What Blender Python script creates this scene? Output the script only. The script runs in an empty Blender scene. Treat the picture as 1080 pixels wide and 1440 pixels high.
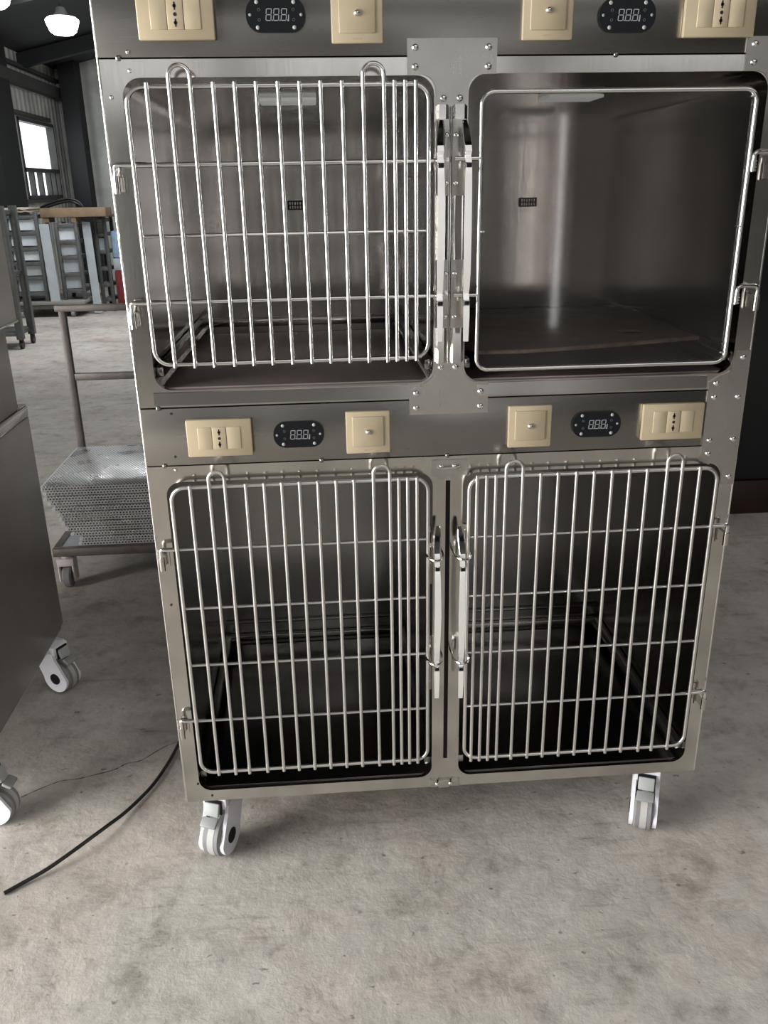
import bpy, bmesh, math, random
from mathutils import Vector, Matrix
random.seed(7)
PI = math.pi
scn = bpy.context.scene
COL = scn.collection
WL = {}                                    # world position of every object's origin
V = Vector

# ------------------------------------------------------------------ materials
MATS = {}
def nodes(name):
    m = bpy.data.materials.new(name); m.use_nodes = True
    nt = m.node_tree; b = nt.nodes['Principled BSDF']
    MATS[name] = m
    return m, nt, b
def N(nt, t, **kw):
    n = nt.nodes.new(t)
    for k, v in kw.items():
        if k in n.inputs.keys(): n.inputs[k].default_value = v
        else: setattr(n, k, v)
    return n
def ramp(nt, fac, stops):
    r = nt.nodes.new('ShaderNodeValToRGB')
    while len(r.color_ramp.elements) < len(stops): r.color_ramp.elements.new(.5)
    for e, (p, c) in zip(r.color_ramp.elements, stops):
        e.position = p; e.color = (*c, 1) if len(c) == 3 else c
    nt.links.new(fac, r.inputs[0]); return r
def noise(nt, vec, scale, detail=4, rough=.55):
    n = N(nt, 'ShaderNodeTexNoise'); n.inputs['Scale'].default_value = scale
    n.inputs['Detail'].default_value = detail; n.inputs['Roughness'].default_value = rough
    nt.links.new(vec, n.inputs['Vector']); return n.outputs['Fac']
def mapped(nt, scale=(1, 1, 1), rot=(0, 0, 0)):
    t = N(nt, 'ShaderNodeTexCoord'); g = N(nt, 'ShaderNodeNewGeometry'); m = N(nt, 'ShaderNodeMapping')
    m.inputs['Scale'].default_value = scale; m.inputs['Rotation'].default_value = rot
    nt.links.new(g.outputs['Position'], m.inputs['Vector']); return m.outputs['Vector']
def steel(name, col, rough, brush=(60, 60, 2), blotch=.12, bump=.05, rvar=.08):
    """stainless sheet: brushed along the axis with the small scale, a few cloudy blotches"""
    m, nt, b = nodes(name)
    v = mapped(nt, brush); f = noise(nt, v, 6, 3)
    v2 = mapped(nt); f2 = noise(nt, v2, 5, 3)
    lo = tuple(c * (1 - blotch) for c in col); hi = tuple(min(1, c * (1 + blotch)) for c in col)
    r = ramp(nt, f2, [(.35, lo), (.65, hi)])
    nt.links.new(r.outputs[0], b.inputs['Base Color'])
    b.inputs['Metallic'].default_value = 1
    rr = N(nt, 'ShaderNodeMapRange'); rr.inputs['To Min'].default_value = rough - rvar; rr.inputs['To Max'].default_value = rough + rvar
    nt.links.new(f, rr.inputs['Value']); nt.links.new(rr.outputs[0], b.inputs['Roughness'])
    bp = N(nt, 'ShaderNodeBump'); bp.inputs['Strength'].default_value = bump; bp.inputs['Distance'].default_value = .002
    nt.links.new(f, bp.inputs['Height']); nt.links.new(bp.outputs[0], b.inputs['Normal'])
    return m
def plain(name, col, rough=.5, metal=0, var=.06, scale=30, emit=0, spec=.5):
    m, nt, b = nodes(name)
    f = noise(nt, mapped(nt), scale, 3)
    r = ramp(nt, f, [(.3, tuple(c * (1 - var) for c in col)), (.7, tuple(min(1, c * (1 + var)) for c in col))])
    nt.links.new(r.outputs[0], b.inputs['Base Color'])
    b.inputs['Roughness'].default_value = rough; b.inputs['Metallic'].default_value = metal
    b.inputs['Specular IOR Level'].default_value = spec
    if emit:
        b.inputs['Emission Color'].default_value = (*col, 1); b.inputs['Emission Strength'].default_value = emit
    return m

M_FRAME = steel('frame_steel', (.58, .56, .525), .15, (40, 40, 3), .14, .015, .05)
M_PANEL = steel('panel_steel', (.27, .26, .245), .27, (1.2, 14, 40), .04, .0, .012)
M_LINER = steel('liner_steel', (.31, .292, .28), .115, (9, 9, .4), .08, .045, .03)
M_LINERL = steel('shaded_liner_steel', (.25, .245, .235), .20, (9, 9, .4), .08, .03, .04)  # darker copy of the liner, lower compartments' shade put into the colour
M_PLATE = steel('plate_steel', (.53, .51, .48), .30, (20, 20, 6), .10, .03)
M_SIDE = steel('side_steel', (.42, .40, .375), .38, (50, 3, 50), .06, .03)
M_SIDE.node_tree.nodes['Principled BSDF'].inputs['Metallic'].default_value = .95
M_ROD = plain('rod_steel', (.80, .79, .77), .16, 1, .03)
M_TRAY = steel('tray_steel', (.40, .34, .32), .33, (1.5, .3, 1), .06, .0, .03)
M_TRAY.node_tree.nodes['Principled BSDF'].inputs['Metallic'].default_value = .75
M_LIP = steel('lip_steel', (.42, .41, .39), .22, (2, 20, 20), .06, .0, .02)
M_WIRE = plain('satin_wire', (.70, .69, .665), .34, 1, .03)
M_LEVER = plain('lever_sheen', (.93, .925, .91), .34, .55, .02)  # pale half-metal, the chrome levers' white sheen put into the colour
M_TIP = plain('tip_dark_reflection', (.05, .048, .045), .15, 1, .1)  # near-black colour stands in for the dark reflection on the lever top
M_CHROME = plain('chrome', (.86, .85, .84), .07, 1, .02)
M_RIVET = plain('rivet_steel', (.82, .81, .79), .15, 1, .02)
M_GOLD = plain('champagne_plastic', (.46, .385, .265), .33, .25, .05, 12)
M_GOLD2 = plain('champagne_plastic_light', (.51, .43, .30), .30, .25, .04, 12)
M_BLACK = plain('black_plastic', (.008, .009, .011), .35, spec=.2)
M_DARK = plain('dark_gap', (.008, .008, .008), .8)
M_DIGIT = plain('digit_segments', (.25, .265, .28), .5, 0, .02, 30, .12)
M_ICON = plain('icon_outline', (.09, .10, .11), .5, 0, .02, 30, .02)
M_WHITE = plain('white_plastic', (.78, .78, .84), .35, 0, .03)
M_WHITE2 = plain('fork_paint', (.62, .56, .55), .4, 0, .06)
M_GREY = plain('grey_plastic', (.27, .28, .28), .5, 0, .05)
M_GREYL = plain('light_grey_plastic', (.34, .36, .35), .5, 0, .05)
M_TYRE = plain('grey_tyre', (.20, .20, .20), .6, 0, .08)
M_TYREL = plain('light_tyre', (.42, .42, .40), .6, 0, .08)
M_RUBBER = plain('black_rubber', (.012, .012, .012), .45)
M_LAMP = plain('frosted_lamp', (.75, .77, .75), .4, 0, .02, 20, .25)
M_RACK = plain('rack_steel', (.12, .125, .125), .45, .6, .15)
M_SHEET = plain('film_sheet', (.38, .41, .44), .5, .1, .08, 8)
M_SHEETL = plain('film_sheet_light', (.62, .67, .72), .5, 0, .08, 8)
M_WOOD = plain('board_wood', (.20, .14, .085), .7, 0, .25, 6)
M_CARD = plain('cardboard', (.36, .31, .23), .8, 0, .2, 8)
M_BLUE = plain('blue_film', (.28, .40, .55), .5, 0, .15, 10)
M_RED = plain('red_cloth', (.14, .016, .02), .8, 0, .2, 10)
M_DARKCAB = plain('dark_cabinet_steel', (.020, .024, .026), .22, .3, .1, 3)
M_MAROON = plain('maroon_tone', (.026, .009, .009), .4, 0, .3, 6)
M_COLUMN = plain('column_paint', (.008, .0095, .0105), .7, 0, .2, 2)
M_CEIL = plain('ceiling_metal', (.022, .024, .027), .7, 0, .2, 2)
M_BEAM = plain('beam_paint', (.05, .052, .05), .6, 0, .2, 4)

def mk_wall(k=1):
    m, nt, b = nodes('wall_metal_sheet')
    v = mapped(nt)
    f = noise(nt, v, 2.2, 4)
    r = ramp(nt, f, [(.3, (.15 * k, .155 * k, .15 * k)), (.7, (.235 * k, .24 * k, .225 * k))])
    nt.links.new(r.outputs[0], b.inputs['Base Color']); b.inputs['Roughness'].default_value = .55
    s = N(nt, 'ShaderNodeSeparateXYZ'); nt.links.new(v, s.inputs[0])
    a = N(nt, 'ShaderNodeMath', operation='ADD'); nt.links.new(s.outputs[0], a.inputs[0]); nt.links.new(s.outputs[1], a.inputs[1])
    kk = N(nt, 'ShaderNodeMath', operation='MULTIPLY'); kk.inputs[1].default_value = 30; nt.links.new(a.outputs[0], kk.inputs[0])
    si = N(nt, 'ShaderNodeMath', operation='SINE'); nt.links.new(kk.outputs[0], si.inputs[0])
    bp = N(nt, 'ShaderNodeBump'); bp.inputs['Strength'].default_value = .5; bp.inputs['Distance'].default_value = .02
    nt.links.new(si.outputs[0], bp.inputs['Height']); nt.links.new(bp.outputs[0], b.inputs['Normal'])
    return m
M_WALL = mk_wall(3.0)  # brightened copy, light on the far walls put into the colour
M_WALLD = mk_wall(.7)  # darkened copy, keeps the unseen walls dim in the steel's reflections

def mk_floor():
    m, nt, b = nodes('trowelled_concrete')
    v = mapped(nt)
    big = noise(nt, v, .9, 5, .6)
    mid = noise(nt, mapped(nt, (1, 1, 1), (0, 0, .7)), 5.5, 6, .65)
    # short trowel strokes in several directions, each kept to its own patches
    fine = noise(nt, v, 48, 6, .7)
    strokes = []
    for ang, sc, off in ((1.1, 1, 0), (-.5, 1.3, 7), (1.75, .9, 13)):
        mp = N(nt, 'ShaderNodeMapping'); mp.inputs['Rotation'].default_value = (0, 0, ang); mp.inputs['Scale'].default_value = (2.4 * sc, 24 * sc, 1); mp.inputs['Location'].default_value = (off, off * .7, 0)
        nt.links.new(v, mp.inputs['Vector'])
        st = noise(nt, mp.outputs[0], 1.0, 5, .7)
        mm = N(nt, 'ShaderNodeMapping'); mm.inputs['Location'].default_value = (off * 1.7, -off, off); nt.links.new(v, mm.inputs['Vector'])
        mask = ramp(nt, noise(nt, mm.outputs[0], 3.0, 3, .5), [(.52, (0, 0, 0)), (.66, (1, 1, 1))])
        strokes.append((ramp(nt, st, [(.30, (.62, .61, .60)), (.44, (1, 1, 1)), (.57, (1, 1, 1)), (.72, (1.20, 1.20, 1.19))]), mask, st))
    sweep = strokes[0][2]
    blo = N(nt, 'ShaderNodeTexNoise'); blo.inputs['Scale'].default_value = 6.5; blo.inputs['Detail'].default_value = 9; blo.inputs['Roughness'].default_value = .68; blo.inputs['Distortion'].default_value = .25
    nt.links.new(v, blo.inputs['Vector'])
    m16 = N(nt, 'ShaderNodeTexNoise'); m16.inputs['Scale'].default_value = 17; m16.inputs['Detail'].default_value = 7; m16.inputs['Roughness'].default_value = .62; m16.inputs['Distortion'].default_value = .4
    nt.links.new(v, m16.inputs['Vector'])
    c7 = ramp(nt, m16.outputs['Fac'], [(.30, (.72, .71, .70)), (.42, (.93, .93, .93)), (.56, (1, 1, 1)), (.70, (1.10, 1.10, 1.09))])
    sp = noise(nt, mapped(nt, (1, 1.4, 1), (0, 0, .5)), 30, 3, .5)
    c8 = ramp(nt, sp, [(.27, (.40, .39, .38)), (.32, (1, 1, 1)), (.70, (1, 1, 1)), (.76, (1.22, 1.22, 1.22))])
    tint = noise(nt, mapped(nt, (1, 1, 1), (0, 0, 2.1)), 2.3, 4, .6)
    c1 = ramp(nt, big, [(.30, (.32, .288, .26)), (.50, (.455, .428, .395)), (.72, (.54, .518, .487))])
    c2 = ramp(nt, blo.outputs['Fac'], [(.30, (.58, .57, .56)), (.39, (.80, .79, .78)), (.47, (.98, .98, .98)), (.58, (1.02, 1.02, 1.02)), (.72, (1.12, 1.12, 1.11))])
    c6 = ramp(nt, tint, [(.34, (.94, .97, .945)), (.5, (1, 1, 1)), (.66, (1.03, .98, .95))])
    c4 = ramp(nt, fine, [(.30, (.74, .74, .74)), (.42, (.97, .97, .97)), (.62, (1.03, 1.03, 1.03))])
    # dark chips
    vo = N(nt, 'ShaderNodeTexVoronoi'); vo.inputs['Scale'].default_value = 11; vo.inputs['Randomness'].default_value = 1; nt.links.new(v, vo.inputs['Vector'])
    c5 = ramp(nt, vo.outputs['Distance'], [(.03, (.30, .29, .28)), (.07, (1, 1, 1))])
    out = c1.outputs[0]
    for c, mk in [(c2, 1), (c4, .8), (c5, .5), (c6, 1), (c7, 1), (c8, .9)] + [(q[0], q[1]) for q in strokes]:
        x = N(nt, 'ShaderNodeMix', data_type='RGBA', blend_type='MULTIPLY')
        if isinstance(mk, (int, float)): x.inputs[0].default_value = mk
        else: nt.links.new(mk.outputs[0], x.inputs[0])
        nt.links.new(out, x.inputs[6]); nt.links.new(c.outputs[0], x.inputs[7]); out = x.outputs[2]
    nt.links.new(out, b.inputs['Base Color'])
    rr = ramp(nt, mid, [(.3, (.42, .42, .42)), (.7, (.68, .68, .68))]); nt.links.new(rr.outputs[0], b.inputs['Roughness'])
    b.inputs['Specular IOR Level'].default_value = .35
    hf = N(nt, 'ShaderNodeMath', operation='MULTIPLY'); hf.inputs[1].default_value = .30; nt.links.new(fine, hf.inputs[0])
    hs_ = N(nt, 'ShaderNodeMath', operation='MULTIPLY'); hs_.inputs[1].default_value = .7; nt.links.new(m16.outputs['Fac'], hs_.inputs[0])
    s = N(nt, 'ShaderNodeMath', operation='ADD'); nt.links.new(hs_.outputs[0], s.inputs[0]); nt.links.new(hf.outputs[0], s.inputs[1])
    s2 = N(nt, 'ShaderNodeMath', operation='ADD'); nt.links.new(s.outputs[0], s2.inputs[0]); nt.links.new(blo.outputs['Fac'], s2.inputs[1])
    bp = N(nt, 'ShaderNodeBump'); bp.inputs['Strength'].default_value = .42; bp.inputs['Distance'].default_value = .010
    nt.links.new(s2.outputs[0], bp.inputs['Height']); nt.links.new(bp.outputs[0], b.inputs['Normal'])
    return m
M_FLOOR = mk_floor()

def mk_perf():
    """aluminium sheet with punched round holes in a staggered grid"""
    m, nt, b = nodes('perforated_aluminium')
    g = N(nt, 'ShaderNodeTexCoord')
    s = N(nt, 'ShaderNodeSeparateXYZ'); nt.links.new(g.outputs['Object'], s.inputs[0])
    def mth(op, a, bb=None, c=None):
        n = N(nt, 'ShaderNodeMath', operation=op)
        for i, q in enumerate((a, bb)):
            if q is None: continue
            if isinstance(q, (int, float)): n.inputs[i].default_value = q
            else: nt.links.new(q, n.inputs[i])
        return n.outputs[0]
    P = .0125
    x = mth('DIVIDE', s.outputs[0], P)
    yz = mth('ADD', s.outputs[1], s.outputs[2]); y = mth('DIVIDE', yz, P * .85)
    row = mth('FLOOR', y); odd = mth('MULTIPLY', mth('MODULO', mth('ABSOLUTE', row), 2.0), .5)
    fx = mth('SUBTRACT', mth('FRACT', mth('ADD', x, odd)), .5); fy = mth('SUBTRACT', mth('FRACT', y), .5)
    d = mth('SQRT', mth('ADD', mth('MULTIPLY', fx, fx), mth('MULTIPLY', fy, fy)))
    r = ramp(nt, d, [(.27, (.03, .03, .03)), (.33, (.86, .87, .88))])
    nt.links.new(r.outputs[0], b.inputs['Base Color'])
    met = ramp(nt, d, [(.27, (0, 0, 0)), (.33, (.72, .72, .72))]); nt.links.new(met.outputs[0], b.inputs['Metallic'])
    ro = ramp(nt, noise(nt, mapped(nt), 9, 3), [(.35, (.22, .22, .22)), (.65, (.42, .42, .42))]); nt.links.new(ro.outputs[0], b.inputs['Roughness'])
    bp = N(nt, 'ShaderNodeBump'); bp.inputs['Strength'].default_value = .35; bp.inputs['Distance'].default_value = .01
    nt.links.new(noise(nt, mapped(nt), 11, 2), bp.inputs['Height']); nt.links.new(bp.outputs[0], b.inputs['Normal'])
    return m
M_PERF = mk_perf()

def mk_glass():
    m, nt, b = nodes('clear_acrylic')
    out = nt.nodes['Material Output']
    tr = N(nt, 'ShaderNodeBsdfTransparent'); tr.inputs[0].default_value = (.94, .93, .92, 1)
    gl = N(nt, 'ShaderNodeBsdfGlossy'); gl.inputs['Roughness'].default_value = .05
    df = N(nt, 'ShaderNodeBsdfDiffuse'); df.inputs[0].default_value = (.7, .68, .68, 1)
    fr = N(nt, 'ShaderNodeFresnel'); fr.inputs[0].default_value = 1.42
    mx = N(nt, 'ShaderNodeMixShader'); nt.links.new(fr.outputs[0], mx.inputs[0]); nt.links.new(tr.outputs[0], mx.inputs[1]); nt.links.new(gl.outputs[0], mx.inputs[2])
    mx2 = N(nt, 'ShaderNodeMixShader')
    haze = ramp(nt, noise(nt, mapped(nt), 3, 3), [(.35, (.004,) * 3), (.7, (.016,) * 3)])
    nt.links.new(haze.outputs[0], mx2.inputs[0]); nt.links.new(mx.outputs[0], mx2.inputs[1]); nt.links.new(df.outputs[0], mx2.inputs[2])
    nt.links.new(mx2.outputs[0], out.inputs['Surface'])
    return m
M_GLASS = mk_glass()
def mk_emit(name, col, s):
    m, nt, b = nodes(name)
    b.inputs['Base Color'].default_value = (*col, 1); b.inputs['Emission Color'].default_value = (*col, 1); b.inputs['Emission Strength'].default_value = s
    return m
M_BULB = mk_emit('lit_lamp', (1, 1, .98), 14)

# ------------------------------------------------------------------ mesh building
class MB:
    def __init__(s): s.v = []; s.f = []
    def add(s, vs, fs, mtx=None):
        o = len(s.v)
        s.v += [tuple(mtx @ V(v)) if mtx else tuple(v) for v in vs]; s.f += [tuple(i + o for i in f) for f in fs]; return s
    def box(s, a, b, bev=0, mtx=None):
        bm = bmesh.new(); bmesh.ops.create_cube(bm, size=1)
        a, b = V(a), V(b); c = (a + b) / 2; d = b - a
        for v in bm.verts: v.co = V((v.co.x * d.x, v.co.y * d.y, v.co.z * d.z)) + c
        if bev: bmesh.ops.bevel(bm, geom=bm.edges[:], offset=bev, segments=2, profile=.5, affect='EDGES')
        return s.bm(bm, mtx)
    def bm(s, bm, mtx=None):
        bm.verts.index_update()
        s.add([v.co.copy() for v in bm.verts], [[v.index for v in f.verts] for f in bm.faces], mtx); bm.free(); return s
    def cyl(s, a, b, r, n=20, r2=None, caps=True, bev=0):
        a, b = V(a), V(b); d = (b - a); L = d.length; d.normalize()
        q = d.to_track_quat('Z', 'Y').to_matrix()
        prof = [(0, 0), (r, 0), (r if r2 is None else r2, L), (0, L)] if not bev else [(0, 0), (r - bev, 0), (r, bev), (r, L - bev), (r - bev, L), (0, L)]
        if not caps: prof = prof[1:-1]
        return s.lathe(prof, n, Matrix.Translation(a) @ q.to_4x4())
    def lathe(s, prof, n=20, mtx=None):
        vs = []; idx = []
        for (r, z) in prof:
            if r < 1e-7: idx.append([len(vs)]); vs.append((0, 0, z))
            else:
                idx.append(list(range(len(vs), len(vs) + n))); vs += [(r * math.cos(2 * PI * k / n), r * math.sin(2 * PI * k / n), z) for k in range(n)]
        fs = []
        for A, B in zip(idx, idx[1:]):
            for k in range(n):
                k2 = (k + 1) % n
                if len(A) == 1 and len(B) == 1: continue
                if len(A) == 1: fs.append((A[0], B[k2], B[k]))
                elif len(B) == 1: fs.append((A[k], A[k2], B[0]))
                else: fs.append((A[k], A[k2], B[k2], B[k]))
        return s.add(vs, fs, mtx)
    def tube(s, pts, r, fil=0, closed=False, n=10, arc=6):
        pts = [V(p) for p in pts]
        P = []
        m = len(pts)
        for i, p in enumerate(pts):
            if fil and (closed or 0 < i < m - 1):
                a = (pts[i - 1] - p); b = (pts[(i + 1) % m] - p)
                la, lb = a.length, b.length; a.normalize(); b.normalize()
                ang = a.angle(b)
                if PI - ang < .05: P.append(p); continue
                t = min(fil / math.tan(ang / 2), la * .49, lb * .49)
                rad = t * math.tan(ang / 2); c = p + (a + b).normalized() * (rad / math.sin(ang / 2))
                p0, p1 = p + a * t, p + b * t
                u = (p0 - c); w = (p1 - c); tot = u.angle(w); ax = u.cross(w).normalized()
                for k in range(arc + 1): P.append(c + Matrix.Rotation(tot * k / arc, 3, ax) @ u)
            else: P.append(p)
        m = len(P); rings = []
        def tan(i):
            if closed: return (P[(i + 1) % m] - P[i - 1]).normalized()
            return (P[min(i + 1, m - 1)] - P[max(i - 1, 0)]).normalized()
        t0 = tan(0); up = V((0, 0, 1)) if abs(t0.z) < .9 else V((1, 0, 0))
        nr = (up - t0 * up.dot(t0)).normalized(); vs = []
        for i in range(m):
            t = tan(i); nr = (nr - t * nr.dot(t)).normalized(); bn = t.cross(nr)
            vs += [P[i] + (nr * math.cos(2 * PI * k / n) + bn * math.sin(2 * PI * k / n)) * r for k in range(n)]
        fs = [(i * n + k, i * n + (k + 1) % n, ((i + 1) % m) * n + (k + 1) % n, ((i + 1) % m) * n + k) for i in range(m if closed else m - 1) for k in range(n)]
        if not closed: fs += [tuple(range(n - 1, -1, -1)), tuple(range((m - 1) * n, m * n))]
        return s.add(vs, fs)
    def ribbon(s, path, w, th, ax=(1, 0, 0)):
        """flat bar of width w (along ax) and thickness th swept along path; w may be a list"""
        ax = V(ax); P = [V(p) for p in path]; m = len(P); vs = []
        for i in range(m):
            t = (P[min(i + 1, m - 1)] - P[max(i - 1, 0)]).normalized(); n = t.cross(ax).normalized()
            ww = w[i] * .88 if isinstance(w, (list, tuple)) else w
            for a, b in ((-1, -1), (1, -1), (1, 1), (-1, 1)): vs.append(P[i] + ax * a * ww / 2 + n * b * th / 2)
        fs = [(i * 4 + k, i * 4 + (k + 1) % 4, (i + 1) * 4 + (k + 1) % 4, (i + 1) * 4 + k) for i in range(m - 1) for k in range(4)]
        fs += [(3, 2, 1, 0), tuple((m - 1) * 4 + k for k in range(4))]
        return s.add(vs, fs)
    def sheet(s, outline, holes, d, to=lambda x, z, t: (x, t, z), y0=0):
        """flat sheet in the X-Z plane with holes, from depth y0 to y0+d"""
        cu = bpy.data.curves.new('tmp', 'CURVE'); cu.dimensions = '2D'; cu.fill_mode = 'BOTH'; cu.extrude = d / 2
        for lp in [outline] + holes:
            sp = cu.splines.new('POLY'); sp.points.add(len(lp) - 1); sp.use_cyclic_u = True
            for p, q in zip(sp.points, lp): p.co = (q[0], q[1], 0, 1)
        o = bpy.data.objects.new('tmp', cu); COL.objects.link(o)
        dg = bpy.context.evaluated_depsgraph_get(); dg.update()
        me = bpy.data.meshes.new_from_object(o.evaluated_get(dg))
        bm = bmesh.new(); bm.from_mesh(me); bmesh.ops.remove_doubles(bm, verts=bm.verts, dist=1e-6)
        vs = [to(v.co.x, v.co.y, v.co.z + d / 2 + y0) for v in bm.verts]; bm.verts.index_update()
        fs = [[v.index for v in f.verts] for f in bm.faces]; bm.free()
        bpy.data.objects.remove(o); bpy.data.curves.remove(cu); bpy.data.meshes.remove(me)
        return s.add(vs, fs)
    def mesh(s, name, mat, center=True, sharp=35):
        me = bpy.data.meshes.new(name)
        vs = [V(v) for v in s.v]
        c = V((0, 0, 0))
        if center and vs:
            lo = V([min(v[i] for v in vs) for i in range(3)]); hi = V([max(v[i] for v in vs) for i in range(3)]); c = (lo + hi) / 2
        me.from_pydata([v - c for v in vs], [], s.f); me.update()
        bm = bmesh.new(); bm.from_mesh(me); bmesh.ops.recalc_face_normals(bm, faces=bm.faces); bm.to_mesh(me); bm.free()
        for p in me.polygons: p.use_smooth = True
        me.set_sharp_from_angle(angle=math.radians(sharp))
        if mat: me.materials.append(mat)
        return me, c

def put(name, mb, mat, parent=None, at=None, label=None):
    """link a built mesh (given in world space) as one object, under its parent"""
    me, c = mb.mesh(name, mat)
    o = bpy.data.objects.new(name, me); COL.objects.link(o)
    if at is not None: c = c + V(at)
    place(o, c, parent)
    if label: o['label'] = label
    return o
def place(o, w, parent=None):
    w = V(w); WL[o.name] = w
    if parent: o.parent = parent; o.location = w - WL[parent.name]
    else: o.location = w
def again(src, delta, parent):
    """another copy of a part with its sub-parts, moved by delta"""
    o = src.copy(); COL.objects.link(o); place(o, WL[src.name] + V(delta), parent)
    for ch in [c for c in bpy.data.objects if c.parent == src]: again(ch, delta, o)
    return o
def thing(name, loc, label, cat, group=None):
    o = bpy.data.objects.new(name, None); COL.objects.link(o); o.empty_display_size = .1
    place(o, loc); return tag(o, label, cat, group)
def tag(o, label, cat, group=None):
    o['label'] = label; o['category'] = cat
    if group: o['group'] = group
    return o
def struct(name, mb, mat):
    me, c = mb.mesh(name, mat); o = bpy.data.objects.new(name, me); COL.objects.link(o); place(o, c); o['kind'] = 'structure'; return o
def copy_thing(src, loc, label=None):
    """a whole thing copied: the object, its parts and their sub-parts"""
    def rec(o, par):
        c = o.copy(); COL.objects.link(c)
        if par: c.parent = par
        for ch in [q for q in list(bpy.data.objects) if q.parent == o and q != c]: rec(ch, c)
        return c
    r = rec(src, None); r.location = loc
    if label: r['label'] = label
    return r

def rrect(x0, x1, z0, z1, r, n=7):
    pts = []
    for cx, cz, a in ((x1 - r, z1 - r, 0), (x0 + r, z1 - r, PI / 2), (x0 + r, z0 + r, PI), (x1 - r, z0 + r, 1.5 * PI)):
        pts += [(cx + r * math.cos(a + PI / 2 * k / n), cz + r * math.sin(a + PI / 2 * k / n)) for k in range(n + 1)]
    return pts
def dome(mb, x, y, z, r=.0062, h=.0042, n=14):
    """a domed rivet or screw head on a face that looks toward -Y"""
    prof = [(r, 0)] + [(r * math.cos(a), h * math.sin(a)) for a in (PI / 8, PI / 4, 3 * PI / 8)] + [(0, h)]
    mb.lathe(prof, n, Matrix.Translation((x, y, z)) @ Matrix.Rotation(PI / 2, 4, 'X'))
    return mb

# ------------------------------------------------------------------ the building
XW, YB, YF, XR = -4.0, 15.0, -8.0, 10.0
f = MB().box((XW - .3, YF - 3, -.1), (XR + .3, YB + .3, 0)); struct('floor', f, M_FLOOR)
# left wall: window far back, wide doorway beside the camera
EA = 3.5
def zroof(x): return EA + (x - XW) * .22 if x < 3 else EA + (3 - XW) * .22 - (x - 3) * .22
WY0, WY1, WZ0, WZ1 = 12.56, 14.42, 1.45, 2.60
DY0, DY1, DZ = -3.5, .0, 3.1
w = MB().sheet([(YF, 0), (YB, 0), (YB, EA + .1), (YF, EA + .1)],
               [[(WY0, WZ0), (WY1, WZ0), (WY1, WZ1), (WY0, WZ1)], [(DY0, .02), (DY1, .02), (DY1, DZ), (DY0, DZ)]], .12,
               to=lambda y, z, t: (XW - t, y, z))
struct('wall_left', w, M_WALL)
w = MB().sheet([(XW, 0), (XR, 0), (XR, zroof(XR)), (3, zroof(3)), (XW, zroof(XW))], [], .12, to=lambda x, z, t: (x, YB + t, z))
struct('wall_back', w, M_WALL)
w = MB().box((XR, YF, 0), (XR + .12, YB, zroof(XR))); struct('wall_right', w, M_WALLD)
FO = [(-3.3, -.6, 2.35, 3.25), (-.3, 2.4, 2.35, 3.25), (2.9, 5.4, 2.55, 3.25), (-2.25, -2.12, .02, 2.1), (1.6, 1.95, .02, 2.1), (2.93, 3.00, .02, 2.2), (3.12, 3.55, .3, 2.2)]  # high windows, plus unseen slits shaped to streak the steel's reflections
w = MB().sheet([(XW, 0), (XR, 0), (XR, zroof(XR)), (3, zroof(3)), (XW, zroof(XW))],
               [[(a, z0), (b, z0), (b, z1), (a, z1)] for a, b, z0, z1 in FO], .12, to=lambda x, z, t: (x, YF - t, z))
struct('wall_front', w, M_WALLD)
def tinted(name, col):
    m, nt, b = nodes(name)
    t_ = N(nt, 'ShaderNodeBsdfTransparent'); t_.inputs[0].default_value = (*col, 1)
    g_ = N(nt, 'ShaderNodeBsdfGlossy'); g_.inputs['Roughness'].default_value = .1
    f_ = N(nt, 'ShaderNodeFresnel'); mx = N(nt, 'ShaderNodeMixShader')
    nt.links.new(f_.outputs[0], mx.inputs[0]); nt.links.new(t_.outputs[0], mx.inputs[1]); nt.links.new(g_.outputs[0], mx.inputs[2])
    nt.links.new(mx.outputs[0], nt.nodes['Material Output'].inputs['Surface']); return m
M_TINT, M_TINT2 = tinted('sky_dimming_glazing', (.47, .46, .44)), tinted('pinkish_dimming_glazing', (.24, .18, .16))  # tints added to dim the sky where the steel reflects it
for i, (a, b, z0, z1) in enumerate(q for q in FO if q[2] > .1):
    # single sheet panes, thin enough to count as one surface
    struct('window_%d' % (i + 2), MB().add([(a - .01, YF - .06, z0 - .01), (b + .01, YF - .06, z0 - .01), (b + .01, YF - .06, z1 + .01), (a - .01, YF - .06, z1 + .01)], [(0, 1, 2, 3)]), M_TINT if z0 > 1 else M_TINT2)  # unseen panes added to weaken the sky's reflection
c = MB()
c.add([(XW - .3, YF - .2, zroof(XW - .3)), (3, YF - .2, zroof(3)), (3, YB + .2, zroof(3)), (XW - .3, YB + .2, zroof(XW - .3)),
       (XR + .3, YF - .2, zroof(XR + .3)), (XR + .3, YB + .2, zroof(XR + .3))], [(0, 1, 2, 3), (1, 4, 5, 2)])
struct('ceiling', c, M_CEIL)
# window frame with a transom and mullions in the lower half
t = MB(); yy = (WY0 + WY1) / 2; zt = WZ0 + .42
for a, b in (((WY0, WZ0), (WY1, WZ0 + .05)), ((WY0, WZ1 - .05), (WY1, WZ1)), ((WY0, WZ0), (WY0 + .05, WZ1)), ((WY1 - .05, WZ0), (WY1, WZ1)), ((WY0, zt - .03), (WY1, zt + .03))):
    t.box((XW - .1, a[0], a[1]), (XW + .02, b[0], b[1]))
for k in (.25, .48, .72, .88):
    y = WY0 + (WY1 - WY0) * k; t.box((XW - .08, y - .03, WZ0), (XW, y + .03, zt))
struct('window_1', t, M_BEAM)
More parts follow.
